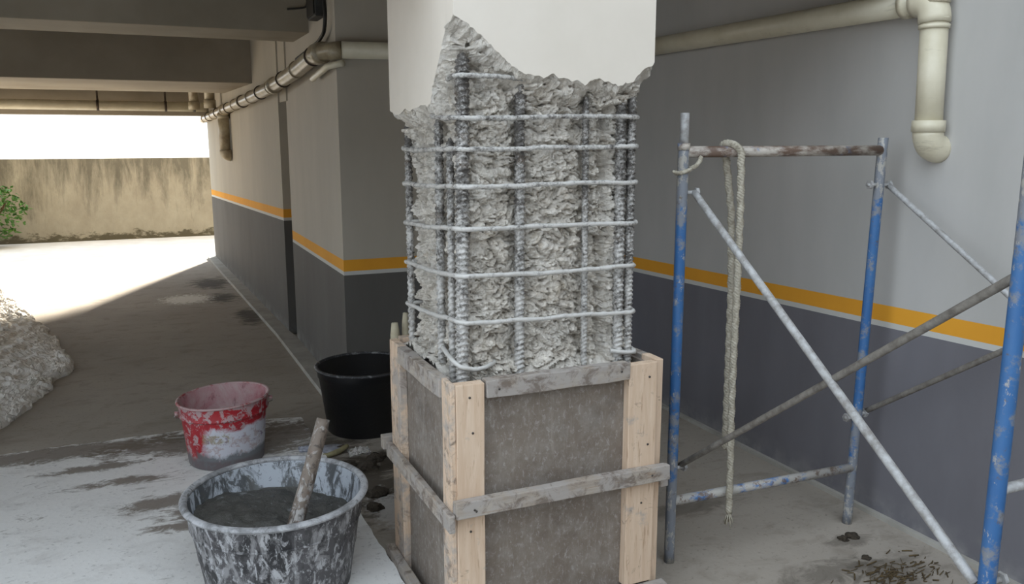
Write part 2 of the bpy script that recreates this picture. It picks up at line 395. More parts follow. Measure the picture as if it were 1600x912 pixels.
# light screed slab in front, ragged right edge beside the formwork
ed = [(-6, 5.0)]
pts = [(-6, 5.02), (-.8, 5.01), (.62, 5.02), (.80, 4.98), (.815, 3.6), (.82, 2.9), (.835, 1.2), (.84, -4), (-6, -4)]
out = []
for a, b in zip(pts, pts[1:]+pts[:1]):
    n = 1 if a[0] < -5 or b[1] < 0 else max(1, int(math.dist(a, b)/.05))
    for k in range(n):
        t = k/n; x = a[0]+(b[0]-a[0])*t; y = a[1]+(b[1]-a[1])*t
        j = .010 if n > 1 else 0
        out.append((x+random.uniform(-j, j)*.7, y+random.uniform(-j, j)))
struct(prism('floor_slab', out[::-1], .0, .028, SLAB))
# right wall, rear wall of the bay with the left block, recess, far block
struct(box('wall_right', (2.98, 3.4, -6, 5.4, 0, 6), W_RIGHT))
struct(box('wall_back', (1.14, 3.1, 5.18, 7.08, 0, 3.05), W_NEAR))
struct(box('wall_recess', (1.26, 3.0, 7.0, 7.6, 0, 3.05), W_FAR))
struct(box('trim_1', (1.128, 1.3, 7.0, 7.4, 1.99, 3.05), W_FAR))
struct(prism('wall_left', [(1.115, 7.34), (3.4, 7.34), (3.4, 12.6), (.935, 12.6)], 0, 3.05, W_FAR))
# ceiling (unseen storeys above, made tall and wide for shade) and its beams
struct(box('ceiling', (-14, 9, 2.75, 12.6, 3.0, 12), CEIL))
struct(box('beam', (-14, 2.98, 2.56, 3.02, 2.32, 3.0), BEAM, None, .006))  # unseen front edge beam, added to cut daylight under the roof
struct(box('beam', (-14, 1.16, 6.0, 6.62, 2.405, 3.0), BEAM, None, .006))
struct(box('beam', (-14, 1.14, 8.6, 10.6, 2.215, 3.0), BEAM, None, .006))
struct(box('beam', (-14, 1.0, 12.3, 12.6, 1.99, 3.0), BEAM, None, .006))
struct(box('unseen_shade_wall', (-16, 3.4, -8.3, -8, 0, 4.6), W_RIGHT))  # added out of view behind the camera to dim the covered bay
struct(box('painted_daylight', (-14, 9, 12.62, 15.6, 0, .003), DAYLIT))  # added pale strip, paints the ground beyond the roof as brightly lit
struct(box('wall_boundary', (-14, 9, 15.6, 15.85, 0, 1.36), BWALL))
# low cement skirting kerb at the foot of the left walls
struct(prism('baseboard_left', [(1.02, 5.10), (1.14, 5.10), (1.14, 7.08), (1.115, 7.34), (.935, 12.6), (.83, 12.6), (1.00, 7.3)], 0, .035, SKIRT))
struct(box('baseboard_right', (2.955, 2.98, -4, 5.18, 0, .02), SKIRT))

# ------------------------------------------------------------------ column: core, plaster, bars, ties
FRONT = [(0.90, 2.065), (0.926, 2.051), (0.956, 2.034), (0.988, 2.01), (1.009, 1.996), (1.034, 1.97), (1.062, 1.948), (1.088, 1.926), (1.112, 1.911), (1.143, 1.895), (1.172, 1.89), (1.206, 1.89), (1.233, 1.901), (1.263, 1.89), (1.298, 1.883), (1.326, 1.882), (1.357, 1.87), (1.381, 1.887), (1.405, 1.892), (1.429, 1.88), (1.453, 1.877), (1.478, 1.873), (1.502, 1.876), (1.54, 1.883), (1.554, 1.904), (1.571, 1.917), (1.588, 1.935), (1.608, 1.935), (1.620, 1.95)]
LEFT = [(3.185, 1.80), (3.169, 1.796), (3.109, 1.783), (3.05, 1.786), (2.991, 1.803), (2.929, 1.792), (2.853, 1.803), (2.781, 1.811), (2.699, 1.806), (2.684, 1.834), (2.67, 1.864), (2.635, 1.902), (2.608, 1.94), (2.589, 1.964), (2.575, 1.986), (2.556, 2.009), (2.531, 2.029), (2.502, 2.048), (2.47, 2.065)]
X0, X1, Y0, Y1 = .90, 1.62, 2.47, 3.185
def interp(tab, x):
    tab = sorted(tab)
    if x <= tab[0][0]: return tab[0][1]
    for (a, b), (c, d) in zip(tab, tab[1:]):
        if x <= c: return b+(d-b)*(x-a)/(c-a) if c > a else d
    return tab[-1][1]
col = thing('concrete_column', (1.26, 2.795, 0), label='cream plastered concrete column with its lower half broken open to steel bars', cat='column')
def skin(name, outline, place, back, top=3.0):
    """plaster slab above a ragged outline. outline (u,z); place(u,z,d) -> world, d = depth behind the face"""
    lo = []
    for a, b in zip(outline, outline[1:]):
        n = max(1, int(math.dist(a, b)/.007))
        for k in range(n):
            t = k/n; lo.append([a[0]+(b[0]-a[0])*t, a[1]+(b[1]-a[1])*t])
    lo.append(list(outline[-1]))
    for i in range(1, len(lo)-1):
        q = Vector((lo[i][0], lo[i][1], 3.3))
        lo[i][0] += fbm(q, 60, 3)*.004; lo[i][1] += fbm(q+Vector((5, 5, 5)), 60, 3)*.007
    n = len(lo); V = []; F = []; mi = []
    rows = [(0, 0), (.007, .003), (.017, .012), (.028, .017), (.042, .027), (back, .036)]
    sg = 1 if lo[-1][0] > lo[0][0] else -1
    nr_ = []
    for i in range(n):
        a, b = lo[max(0, i-4)], lo[min(n-1, i+4)]; L_ = math.dist(a, b) or 1
        nr_.append((sg*(b[1]-a[1])/L_, -sg*(b[0]-a[0])/L_))
    for d, dz in rows:
        for i, (u, z) in enumerate(lo):
            p = place(u, z, d)
            j = 0 if d == 0 else dz + fbm(p, 38, 3)*.013 + fbm(p, 110, 2)*.006
            k = 0 if i in (0, n-1) else 1
            V.append(place(u+nr_[i][0]*j*k, z+nr_[i][1]*j, d + (fbm(p+Vector((7, 7, 7)), 80, 2)*.005 if 0 < d < back else 0)))
    ul, ur = lo[0][0], lo[-1][0]
    k0 = len(V)
    V += [place(ul, top, 0), place(ur, top, 0), place(ul, top, back), place(ur, top, back)]
    ring = [(u, z, 0) for u, z in lo] + [(ur, top, 0), (ul, top, 0)]
    idx = list(range(n)) + [k0+1, k0]
    for t in tessellate_polygon([[Vector((a, b, 0)) for a, b, _ in ring]]):
        F.append(tuple(idx[i] for i in t)); mi.append(0)
    for r in range(len(rows)-1):
        for i in range(n-1):
            F.append((r*n+i, (r+1)*n+i, (r+1)*n+i+1, r*n+i+1)); mi.append(1)
    for e, t0, t1 in ((0, k0, k0+2), (n-1, k0+1, k0+3)):
        for r in range(len(rows)-1): F.append((t0, r*n+e, (r+1)*n+e)); mi.append(0)
        F.append((t0, (len(rows)-1)*n+e, t1)); mi.append(0)
    o = mesh_obj(name, V, F, [PLASTER, CONC], col, False, (1.26, 2.795, 2.4), mi)
    bm = bmesh.new(); bm.from_mesh(o.data); bmesh.ops.recalc_face_normals(bm, faces=bm.faces); bm.to_mesh(o.data); bm.free()
    return o
skin('plaster_face', FRONT, lambda u, z, d: Vector((u, Y0+d, z)), .06)
LEFTC = [q for q in LEFT if q[0] > 2.54] + [(2.529, 2.031)]
skin('plaster_face', LEFTC, lambda u, z, d: Vector((X0+d, u, z)), .06)
skin('plaster_face', [(2.531, 1.90), (2.6, 1.86), (2.8, 1.9), (3.0, 1.84), (3.185, 1.86)], lambda u, z, d: Vector((X1-d, u, z)), .05)
skin('plaster_face', [(.961, 1.79), (1.1, 1.85), (1.3, 1.8), (1.5, 1.88), (1.569, 1.86)], lambda u, z, d: Vector((u, Y1-d, z)), .05)
# broken core, one wrapped surface
ins = .074; rad = .03
ax0, ax1, ay0, ay1 = .956, 1.585, Y0+ins-.006, 3.105
per = []
def seg(a, b, nrm, step):
    n = max(1, int(math.dist(a, b)/step))
    for k in range(n): per.append((a[0]+(b[0]-a[0])*k/n, a[1]+(b[1]-a[1])*k/n, nrm[0], nrm[1]))
def arc(cx, cy, a0, a1):
    for k in range(6):
        t = math.radians(a0+(a1-a0)*k/6); per.append((cx+rad*math.cos(t), cy+rad*math.sin(t), math.cos(t), math.sin(t)))
seg((ax0, ay1-rad*.5), (ax0, ay0+rad), (-1, 0), .005); arc(ax0+rad, ay0+rad, 180, 270)
seg((ax0+rad, ay0), (ax1-rad, ay0), (0, -1), .005); arc(ax1-rad, ay0+rad, 270, 360)
seg((ax1, ay0+rad), (ax1, ay1-rad), (1, 0), .02); arc(ax1-rad, ay1-rad, 0, 90)
seg((ax1-rad, ay1), (ax0+rad, ay1), (0, 1), .02); arc(ax0+rad, ay1-rad, 90, 180)
zs = [.80+.0048*i for i in range(265)]
zs += [zs[-1]+.1, 2.5, 3.0]
BARX = [(0.945, .024), (1.151, .02), (1.397, .014), (1.533, .021), (1.577, .018)]
def outward(x, y, nx, ny, z):
    p = Vector((x, y, z))
    zbF = interp(FRONT, x); zbL = interp(LEFT, y)
    fr = max(0, -ny); lf = max(0, -nx); rt = max(0, nx); bk = max(0, ny)
    tot = fr+lf+rt+bk
    up = (fr*sst(zbF-.11, zbF-.005, z) + lf*sst(zbL-.10, zbL-.005, z) + rt*sst(1.38, 1.90, z) + bk*sst(1.4, 1.85, z))/tot
    d = up*(.050 if rt < .5 else .036) + bk*up*.02
    hid = sst(0, .01, z-((fr*zbF+lf*zbL)/max(fr+lf, .001) if fr+lf > .3 else 1.95))
    if fr > .5:
        for bx, br in BARX[1:3]:
            d -= .024*math.exp(-((x-bx)/(br*1.5))**2)
        g = math.exp(-((x-1.478)/.020)**2)
        d -= g*.075*sst(1.82, 1.77, z)*(.7+.6*fbm((2, 2, z), 6, 2))
        d -= .03*math.exp(-((x-1.492)/.022)**2)*sst(1.815, 1.79, z)*sst(1.70, 1.76, z)
        d += .030*sst(1.0, .90, z)*sst(1.02, 1.08, x)*sst(1.62, 1.5, x)
        d += .012*math.exp(-((x-1.05)/.05)**2) + .016*math.exp(-((x-1.275)/.075)**2)
        d -= .02*math.exp(-((z-1.93)/.03)**2)*sst(1.2, 1.1, x)
    if lf > .5:
        d -= .022*math.exp(-((y-2.754)/.026)**2)
        d += .010*math.exp(-((y-2.87)/.06)**2)
        d -= .035*math.exp(-((y-3.06)/.018)**2)*(.5+fbm((1, 2, z), 9, 2))
        d += .03*sst(1.0, .88, z)*sst(2.62, 2.75, y)
    q = p + Vector((fbm(p, 12, 2), fbm(p+Vector((4, 0, 0)), 12, 2), fbm(p+Vector((0, 4, 0)), 12, 2)))*.03
    q.z *= 1.7
    vd, vp = noise.voronoi(q*16); v2, vq = noise.voronoi(q*44)
    cell = (noise.cell(vp[0]*3.1)-.5)*.016 + min(vd[1]-vd[0], .30)*.022-.004 + sst(.10, 0, vd[1]-vd[0])*-.010
    cell2 = (noise.cell(vq[0]*5.7)-.5)*.008 - v2[0]*.006 + sst(.12, 0, v2[1]-v2[0])*-.004
    rg = fbm(p, 5, 3)*.012 + fbm(p+Vector((3, 1, 7)), 22, 4)*.010
    nz = rg + cell + cell2 + fbm(p, 90, 3)*.007
    fade = 1-hid
    return d + nz*fade - hid*.02
V = []; F = []; n = len(per)
for z in zs:
    for x, y, nx, ny in per:
        e = outward(x, y, nx, ny, z); e = min(e+.003, .050 if nx < -.5 else .062)
        V.append((x+nx*e, y+ny*e, z))
for i in range(len(zs)-1):
    for k in range(n): F.append((i*n+k, i*n+(k+1) % n, (i+1)*n+(k+1) % n, (i+1)*n+k))
mesh_obj('broken_core', V, F, CONC, col, False, (1.26, 2.795, 1.4))
mesh_obj('column_foot', *((lambda b: ([(b[0], b[2], b[4]), (b[1], b[2], b[4]), (b[1], b[3], b[4]), (b[0], b[3], b[4]), (b[0], b[2], b[5]), (b[1], b[2], b[5]), (b[1], b[3], b[5]), (b[0], b[3], b[5])], [(3, 2, 1, 0), (4, 5, 6, 7), (0, 1, 5, 4), (1, 2, 6, 5), (2, 3, 7, 6), (3, 0, 4, 7)]))((.99, 1.53, 2.56, 3.03, 0, .82))), CONC, col, False, (1.26, 2.795, .4))
# longitudinal ribbed bars
def rebar(x0, x1, y, z0, z1, r, pitch):
    nstep = int((z1-z0)/.0028)
    pts = [(x0+(x1-x0)*k/nstep, y, z0+(z1-z0)*k/nstep) for k in range(nstep+1)]
    ph = random.random()*6
    def rf(s, th):
        a = abs(((th+math.pi*.5+ph*.1) % (2*math.pi))-math.pi)/math.pi
        rib = ((s/pitch + a*1.15) % 1)
        rr = r*(1.0 + (.26 if rib < .40 else 0) + .10*noise.noise(Vector((s*40, th*1.5, ph))))
        if s > (z1-z0)-.03: rr *= max(.25, 1-((s-(z1-z0)+.03)/.03)**2*.75)
        return rr
    return tube('rebar', pts, r, REBAR, col, 14, rf)
for a in ((.939, .951, 2.530, .86, 1.961, .0190, .019), (1.151, 1.150, 2.535, .86, 1.893, .0150, .017), (1.401, 1.393, 2.532, .86, 1.837, .0100, .014),
          (1.537, 1.530, 2.530, .86, 1.830, .0160, .018), (1.580, 1.574, 2.532, .86, 1.849, .0135, .016)): rebar(*a)
def rebar_l(y, z0, z1, r, p): return rebar(.947, .947, y, z0, z1, r, p)
rebar_l(3.110, .87, 1.76, .0125, .022); rebar_l(2.754, .87, 1.765, .0135, .02); rebar_l(2.640, .87, 1.70, .012, .02)
rebar(1.575, 1.575, 3.08, .86, 1.8, .016, .022); rebar(1.25, 1.25, 3.08, .86, 1.8, .016, .022)
# horizontal ties: (z at left-rear, z at the corner, z at the right)
def tie(name, pts, r=.0075):
    p = smooth_path(pts, .007, 4)
    p = [q+Vector((fbm(q, 9, 2)*.003, fbm(q+Vector((9, 0, 0)), 9, 2)*.003, fbm(q+Vector((0, 9, 0)), 6, 2)*.005)) for q in p]
    k = random.random()*9
    def rf(s, th): return r*(1+.20*max(0, math.sin(s*420+th))+.30*noise.noise(Vector((s*45, th*.8, k))))
    return tube(name, p, r, STIR, col, 8, rf)
for zl, zc, zr, xr, ys in ((1.77, 1.765, 1.769, 1.592, 2.76), (1.659, 1.666, 1.670, 1.594, 3.10), (1.529, 1.547, 1.551, 1.597, 3.10), (1.380, 1.415, 1.406, 1.599, 3.10), (1.229, 1.258, 1.255, 1.594, 3.10), (1.067, 1.107, 1.088, 1.597, 3.10)):
    zm = (zl+zc)/2-.006
    pts = [(.925, ys, zl), (.922, (ys+2.5)/2, zm), (.920, 2.525, zc), (.945, 2.497, zc-.002), (1.15, 2.499, (zc*2+zr)/3-.002), (1.4, 2.500, (zc+zr*2)/3), (xr-.02, 2.500, zr), (xr, 2.52, zr), (xr+.003, 2.8, zr), (xr, 3.08, zr-.01)]
    if ys > 3: pts += [(xr-.02, 3.095, zr-.01), (1.2, 3.1, zl), (.95, 3.1, zl)]
    tie('tie_bar', pts)
tie('tie_bar', [(.925, 2.60, 1.885), (.920, 2.525, 1.888), (.945, 2.497, 1.889), (1.05, 2.498, 1.890), (1.13, 2.50, 1.883), (1.185, 2.51, 1.887)])
tie('tie_bar', [(.925, 2.68, .985), (.905, 2.535, .972), (.925, 2.50, .955), (.975, 2.495, .945), (1.02, 2.50, .950), (1.06, 2.54, .955)])
tie('tie_bar', [(1.50, 2.52, .952), (1.55, 2.50, .944), (1.595, 2.50, .940), (1.603, 2.56, .945)])
# fresh mortar slumped on top of the pour between core and boards
V = []; F = []; nx_, ny_ = 110, 96
for j in range(ny_+1):
    for i in range(nx_+1):
        x = .898+(1.622-.898)*i/nx_; y = 2.464+(3.10-2.464)*j/ny_
        p = Vector((x, y, 0))
        z = .868+fbm(p, 14, 4)*.030+fbm(p, 50, 3)*.010 + .045*sst(2.47, 2.58, y)
        z -= .12*sst(1.06, .98, x)*sst(2.66, 2.58, y)
        z -= .07*sst(1.53, 1.58, x)
        z += .03*math.exp(-((x-1.35)/.14)**2)*sst(2.47, 2.53, y)
        V.append((x, y, z))
for j in range(ny_):
    for i in range(nx_): a = j*(nx_+1)+i; F.append((a, a+1, a+nx_+2, a+nx_+1))
mesh_obj('mortar_fill', V, F, CONC, col, True, (1.26, 2.78, .87))

# ------------------------------------------------------------------ formwork
fw = thing('timber_formwork', (1.26, 2.76, 0), label='box of timber boards and dark plywood clamped round the foot of the broken column', cat='formwork')
def bd(name, b, ax, tone, g, parent=fw, bev=.003): return box(name, b, WOOD[(ax, tone, g)], parent, bev, .0015, 5)
FP = 2.450   # outer face of the front plywood
box('plywood_panel', (.885, 1.635, FP, FP+.012, .01, .905), PLY, fw, .001)
box('plywood_panel', (.885, .897, FP+.012, 3.10, .01, .905), PLY, fw, .001)
box('plywood_panel', (1.623, 1.635, FP+.012, 3.10, .01, .905), PLY, fw, .001)
box('plywood_panel', (.885, 1.635, 3.10, 3.112, .01, .905), PLY, fw, .001)
# front: posts, rails
for z0, z1 in ((.0, .925),):
    t = 'raw'
    bd('post', (.874, .972, 2.412, FP, z0, z1), 2, t, .05)
    bd('post', (1.518, 1.634, 2.412, FP, z0+.085, z1-.004), 2, t, .05)
    bd('post', (.856, .8735, 2.416, 2.50, z0, z1+.004), 2, t, .65)
    bd('post', (.856, .885, 2.985, 3.118, z0, z1), 2, t, .65)
    bd('post', (1.635, 1.668, 2.43, 2.52, z0, z1), 2, t, .05)
    bd('post', (1.635, 1.668, 2.99, 3.10, z0, z1), 2, t, .05)
    bd('post', (.90, .99, 3.112, 3.15, z0, z1), 2, t, .65)
    bd('post', (1.52, 1.62, 3.112, 3.15, z0, z1), 2, t, .65)
def nails(parent, pts, d):
    for p in pts:
        q = Vector(p); e = q+Vector(d)*.0025
        tube('nail', [q-Vector(d)*.004, e], .004, NAIL, parent, 8)
r = bd('rail', (.978, 1.516, 2.404, FP, .871, .931), 0, 'grey', .85); nails(r, [(1.02, 2.404, .90), (1.48, 2.404, .905)], (0, -1, 0))
r = bd('rail', (.858, 1.676, 2.376, 2.412, .487, .541), 0, 'grey', .85); nails(r, [(.92, 2.376, .512), (.926, 2.376, .506), (1.60, 2.376, .515)], (0, -1, 0))
bd('rail', (.98, 1.68, 2.372, 2.412, .0, .082), 0, 'grey', .85)
r = bd('rail', (.846, .885, 2.502, 2.983, .862, .925), 1, 'grey', .85)
r = bd('rail', (.834, .856, 2.380, 3.13, .44, .500), 1, 'grey', .85)
bd('rail', (.822, .856, 2.42, 3.13, .0, .062), 1, 'grey', .85)
bd('rail', (1.668, 1.70, 2.42, 3.12, .44, .50), 1, 'grey', .85)
bd('rail', (1.635, 1.668, 2.52, 2.99, .862, .922), 1, 'grey', .85)
bd('rail', (.826, 1.70, 3.15, 3.186, .46, .515), 0, 'grey', .85)
bd('rail', (.99, 1.52, 3.112, 3.15, .862, .922), 0, 'grey', .85)
nails(fw, [(.92, 2.412, .88), (.93, 2.412, .76), (1.60, 2.412, .87), (1.60, 2.412, .62), (.92, 2.412, .42), (1.58, 2.412, .40)], (0, -1, 0))
# two pale stakes standing in the rear corner
for (x, y, tx, h, rr, lb) in ((.913, 3.212, -.008, .965, .018, 'shorter pale round wooden stake leaning behind the rear corner of the formwork'), (.955, 3.225, .0, 1.0, .015, 'taller pale round wooden stake behind the rear corner of the formwork')):
    p = resample([(x-tx, y, 0), (x+tx, y, h)], .05)
    tag(tube('wooden_stake', p, rr, PALEWOOD, None, 12, lambda s, th, rr=rr, h=h: rr*(1+.12*math.sin(s*9)-.35*sst(h-.05, h, s))), lb, 'stake', 'stakes behind the formwork')

# ------------------------------------------------------------------ scaffold
sc = thing('scaffold', (2.33, 1.95, 0), label='worn blue steel tube scaffold with crossed grey braces beside the right wall', cat='scaffold')
R = .0208
AX, AY, BX0, BX1, BY = 1.866, 2.63, 2.797, 2.835, 2.60
CX, CY, DX, DY = 1.872, 1.285, 2.80, 1.285
tube('post', resample([(AX, AY, 0), (AX-.002, AY, 1.675)], .05), R, BLUE, sc, 20)
tube('coupling_pin', [(AX-.002, AY, 1.66), (AX-.002, AY, 1.79)], .0172, GALV, sc, 18)
tube('collar', [(AX-.002, AY, 1.655), (AX-.002, AY, 1.68)], .0235, TOPBAR, sc, 20)
tube('post', resample([(BX0, BY, 0), (BX1, BY, 1.70)], .05), R, BLUE, sc, 20)
tube('post', resample([(CX, CY, 0), (CX, CY, 1.70)], .05), R, BLUE, sc, 20)
tube('post', resample([(DX, DY, 0), (DX+.02, DY, 1.70)], .05), R, BLUE, sc, 20)
tube('top_bar', [(AX+.012, AY, 1.648), (BX1-.014, BY, 1.648)], .0212, TOPBAR, sc, 20)
tube('bottom_bar', [(AX+.012, AY, .262), (BX0, BY, .262)], .0195, BLUEBAR, sc, 20)
tube('top_bar', [(CX+.012, CY, 1.648), (DX, DY, 1.648)], .0205, TOPBAR, sc, 20)
tube('side_bar', [(CX+.012, CY, .848), (DX+.005, DY, .848)], .0135, GALV, sc, 16)
tube('bottom_bar', [(CX+.012, CY, .262), (DX, DY, .262)], .0195, BLUEBAR, sc, 20)
def flat_end(p0, p1, r):
    p0, p1 = Vector(p0), Vector(p1)
    return resample([p0, p1], .04)
def brace(p0, p1, mat, r=.0125):
    o = tube('brace', flat_end(p0, p1, r), r, mat, sc, 14)
    return o
def lug(p, d):
    p = Vector(p); d = Vector(d)
    o = tube('brace_lug', [p-d*.02, p+d*.045], .008, GALV, sc, 10)
    tube('wing_nut', [p+d*.028, p+d*.040], .019, GALV, o, 6, smooth=False)
yo = -.0
brace((AX+.045, AY-.012, 1.497), (CX-.015, CY+.02, .595), GALV, .0135)
brace((AX+.045, AY+.010, .405), (CX+.005, CY+.005, 1.385), GALVD, .0118)
brace((BX1+.045, BY-.01, 1.500), (DX+.03, DY, .70), GALV, .0115)
brace((BX0+.06, BY, .515), (DX+.05, DY, 1.42), GALVD, .0115)
lug((AX+.022, AY-.004, 1.497), (1, -.2, 0)); lug((AX+.022, AY+.002, .400), (1, 0, 0))
lug((BX1+.018, BY, 1.505), (1, 0, 0)); lug((BX1-.022, BY, 1.507), (-1, 0, 0)); lug((BX0+.02, BY, .508), (1, 0, 0)); lug((BX0-.016, BY, .50), (-1, 0, 0))
lug((CX+.02, CY, .60), (1, 0, 0)); lug((CX+.02, CY, 1.39), (1, 0, 0))
# rope hung over the top bar: three twisted strands
def rope(name, pts, r, step=.010, turns=28, parent=None):
    p = smooth_path(pts, step, 4); fr = frames(p); parts = []
    for k in range(3):
        q = []; s = 0; prev = None
        for (c, t, a, u) in fr:
            if prev is not None: s += (c-prev).length
            prev = c
            th = s*turns*2*math.pi/1.0 + k*2*math.pi/3
            q.append(c+(a*math.cos(th)+u*math.sin(th))*r*.5)
        parts.append(tube_data(q, r*.58, 7, lambda s, th: r*.58*(1+.12*noise.noise(Vector((s*60, th, k))))))
    V, F = join(parts)
    return mesh_obj(name, V, F, ROPE, parent, True, p[len(p)//2])
RX = 2.088
rp = rope('rope', [(2.150, 2.665, .43), (2.143, 2.662, .8), (2.138, 2.660, 1.11), (2.120, 2.660, 1.42), (2.085, 2.660, 1.62), (2.052, 2.655, 1.66), (2.05, 2.63, 1.684), (2.075, 2.60, 1.680), (2.097, 2.588, 1.655), (2.104, 2.585, 1.423), (2.106, 2.584, 1.123), (2.105, 2.584, .84), (2.106, 2.582, .602), (2.110, 2.578, .412), (2.113, 2.575, .19)], .0155)
tag(rp, 'long pale twisted rope slung over the top bar of the scaffold', 'rope')
for k in range(7):
    a = k*.9; tube('frayed_end', [(2.113, 2.575, .20), (2.113+.010*math.cos(a), 2.575+.010*math.sin(a), .172), (2.113+.018*math.cos(a), 2.575+.018*math.sin(a), .150-.008*(k % 3))], .0035, ROPE, rp, 5)
ring = [(AX+.028*math.cos(t), AY+.028*math.sin(t), 1.578+.010*math.cos(t)) for t in [math.radians(-40-k*20) for k in range(19)]]
tc_ = rope('tie_cord', ring+[(AX+.03, AY-.028, 1.592), (AX+.05, AY-.030, 1.610), (AX+.062, AY-.022, 1.630)], .009, .006, 40)
tag(tc_, 'pale cord tied round the left scaffold post just under its top bar', 'cord')
tube('loose_end', smooth_path([(AX-.026, AY-.01, 1.572), (AX-.05, AY-.02, 1.572), (AX-.062, AY-.025, 1.578)], .004), .006, ROPE, tc_, 6)

# ------------------------------------------------------------------ tubs and buckets
def vessel(name, c, prof_out, prof_in, rim, mats, n=56, warp=None, **kw):
    o = thing(name, c, **kw)
    for nm, pr, mt in (('wall', prof_out, mats[0]), ('inner_face', prof_in, mats[1])):
        V, F = lathe_data(c, pr, n, warp); mesh_obj(nm, V, F, mt, o, True, c)
    R_, z_, rr = rim
    V, F = lathe_data(c, [(R_+rr*math.cos(t)*1.0, z_+rr*math.sin(t)*.8) for t in [2*math.pi*k/10 for k in range(11)]], n, warp)
    mesh_obj('rim', V, F, mats[2], o, True, c)
    return o
zS = .028
tc0 = (.386, 3.05, zS)
tub = vessel('mortar_tub', tc0, [(.0, 0), (.255, 0), (.262, .01), (.286, .16), (.289, .165), (.293, .20), (.306, .28), (.311, .285), (.323, .375)], [(.323, .375), (.310, .365), (.27, .06), (0, .06)], (.326, .373, .0145), (TUBM, TUBIN, TUBRIM), 72,
             label='big black round mixing tub caked with grey mortar in front', cat='tub')
V, F = lathe_data(tc0, [(.303, .275), (.311, .278), (.313, .284), (.309, .290)], 72); mesh_obj('stiffening_ring', V, F, TUBM, tub, True, tc0)
# wet mortar in the tub
V = []; F = []; nr, na_ = 34, 90
for i in range(nr+1):
    for k in range(na_):
        rr = .298*i/nr; th = 2*math.pi*k/na_; x = rr*math.cos(th); y = rr*math.sin(th); p = Vector((x, y, .3))
        z = .262 - .11*x + .02*y + .018*fbm(p, 7, 4) + .010*fbm(p, 22, 4) + .03*math.exp(-((x+.2)**2+(y-.05)**2)/.02)
        if i == nr: z += .004
        V.append((tc0[0]+x*(1 if i < nr else .985), tc0[1]+y*(1 if i < nr else .985), tc0[2]+z))
for i in range(nr):
    for k in range(na_): F.append((i*na_+k, i*na_+(k+1) % na_, (i+1)*na_+(k+1) % na_, (i+1)*na_+k))
tag(mesh_obj('wet_mortar', V, F, MORTAR, None, True, tc0), 'dark grey wet mortar heaped inside the big mixing tub', 'mortar', None, 'stuff')
st = tube('mixing_stick', resample([(.40, 2.90, .23), (.566, 3.005, .672)], .02), .026, STICK, None, 16, lambda s, th: (.0305-.006*s/.47)*(1+.12*noise.noise(Vector((s*14, th, 1)))+.05*noise.noise(Vector((s*50, th*2, 4)))))
tag(st, 'thick mortar caked wooden stick standing in the big mixing tub', 'stick')
# red bucket
rc = (.325, 4.47, zS)
def rwarp(p):
    t = sst(.05, .33, p.z); return Vector((p.x, p.y, p.z + t*.045*p.x))
rb = vessel('red_bucket', rc, [(0, 0), (.184, 0), (.190, .008), (.213, .265), (.213, .272)], [(.229, .345), (.216, .34), (.186, .012), (0, .012)], (.228, .342, .008), (REDM, REDIN, REDRIM), 64, rwarp,
            label='red plastic bucket spattered with white cement behind the mixing tub', cat='bucket')
V, F = lathe_data(rc, [(.212, .270), (.224, .267), (.226, .272), (.222, .278), (.225, .334), (.228, .342)], 64, rwarp); mesh_obj('collar', V, F, REDM, rb, True, rc)
for sgn in (-1, 1):
    a = Vector(rc)+Vector((sgn*.225, -.03, .30+sgn*.014))
    h = tube('handle_lug', [a+Vector((0, 0, 0)), a+Vector((sgn*.018, 0, 0))], .012, REDRIM, rb, 10)
bail = [(.268*math.cos(t), .268*math.sin(t), .29-.075*math.sin(-t) + .055*.26*math.cos(t)) for t in [math.radians(-6-k*7) for k in range(25)]]
bail = [(.244*math.cos(t), -.03 + .234*math.sin(t)*1.0, .285-.10*abs(math.sin(t))+.014*math.cos(t)) for t in [math.pi+math.pi*k/30 for k in range(31)]]
# wire bail hangs at the rear
bail = [(x, .0-y-.06, z) for x, y, z in bail]
tube('wire_bail', [Vector(rc)+Vector(b) for b in bail], .003, GALV, rb, 8)
# black bucket by the wall
bc = (1.135, 4.72, 0)
vessel('black_bucket', bc, [(0, 0), (.212, 0), (.22, .008), (.262, .33), (.268, .335), (.272, .385)], [(.272, .385), (.258, .38), (.212, .015), (0, .015)], (.274, .386, .011), (BKT, BKT, BKTRIM), 64,
       label='black rubber bucket standing by the wall behind the formwork', cat='bucket')

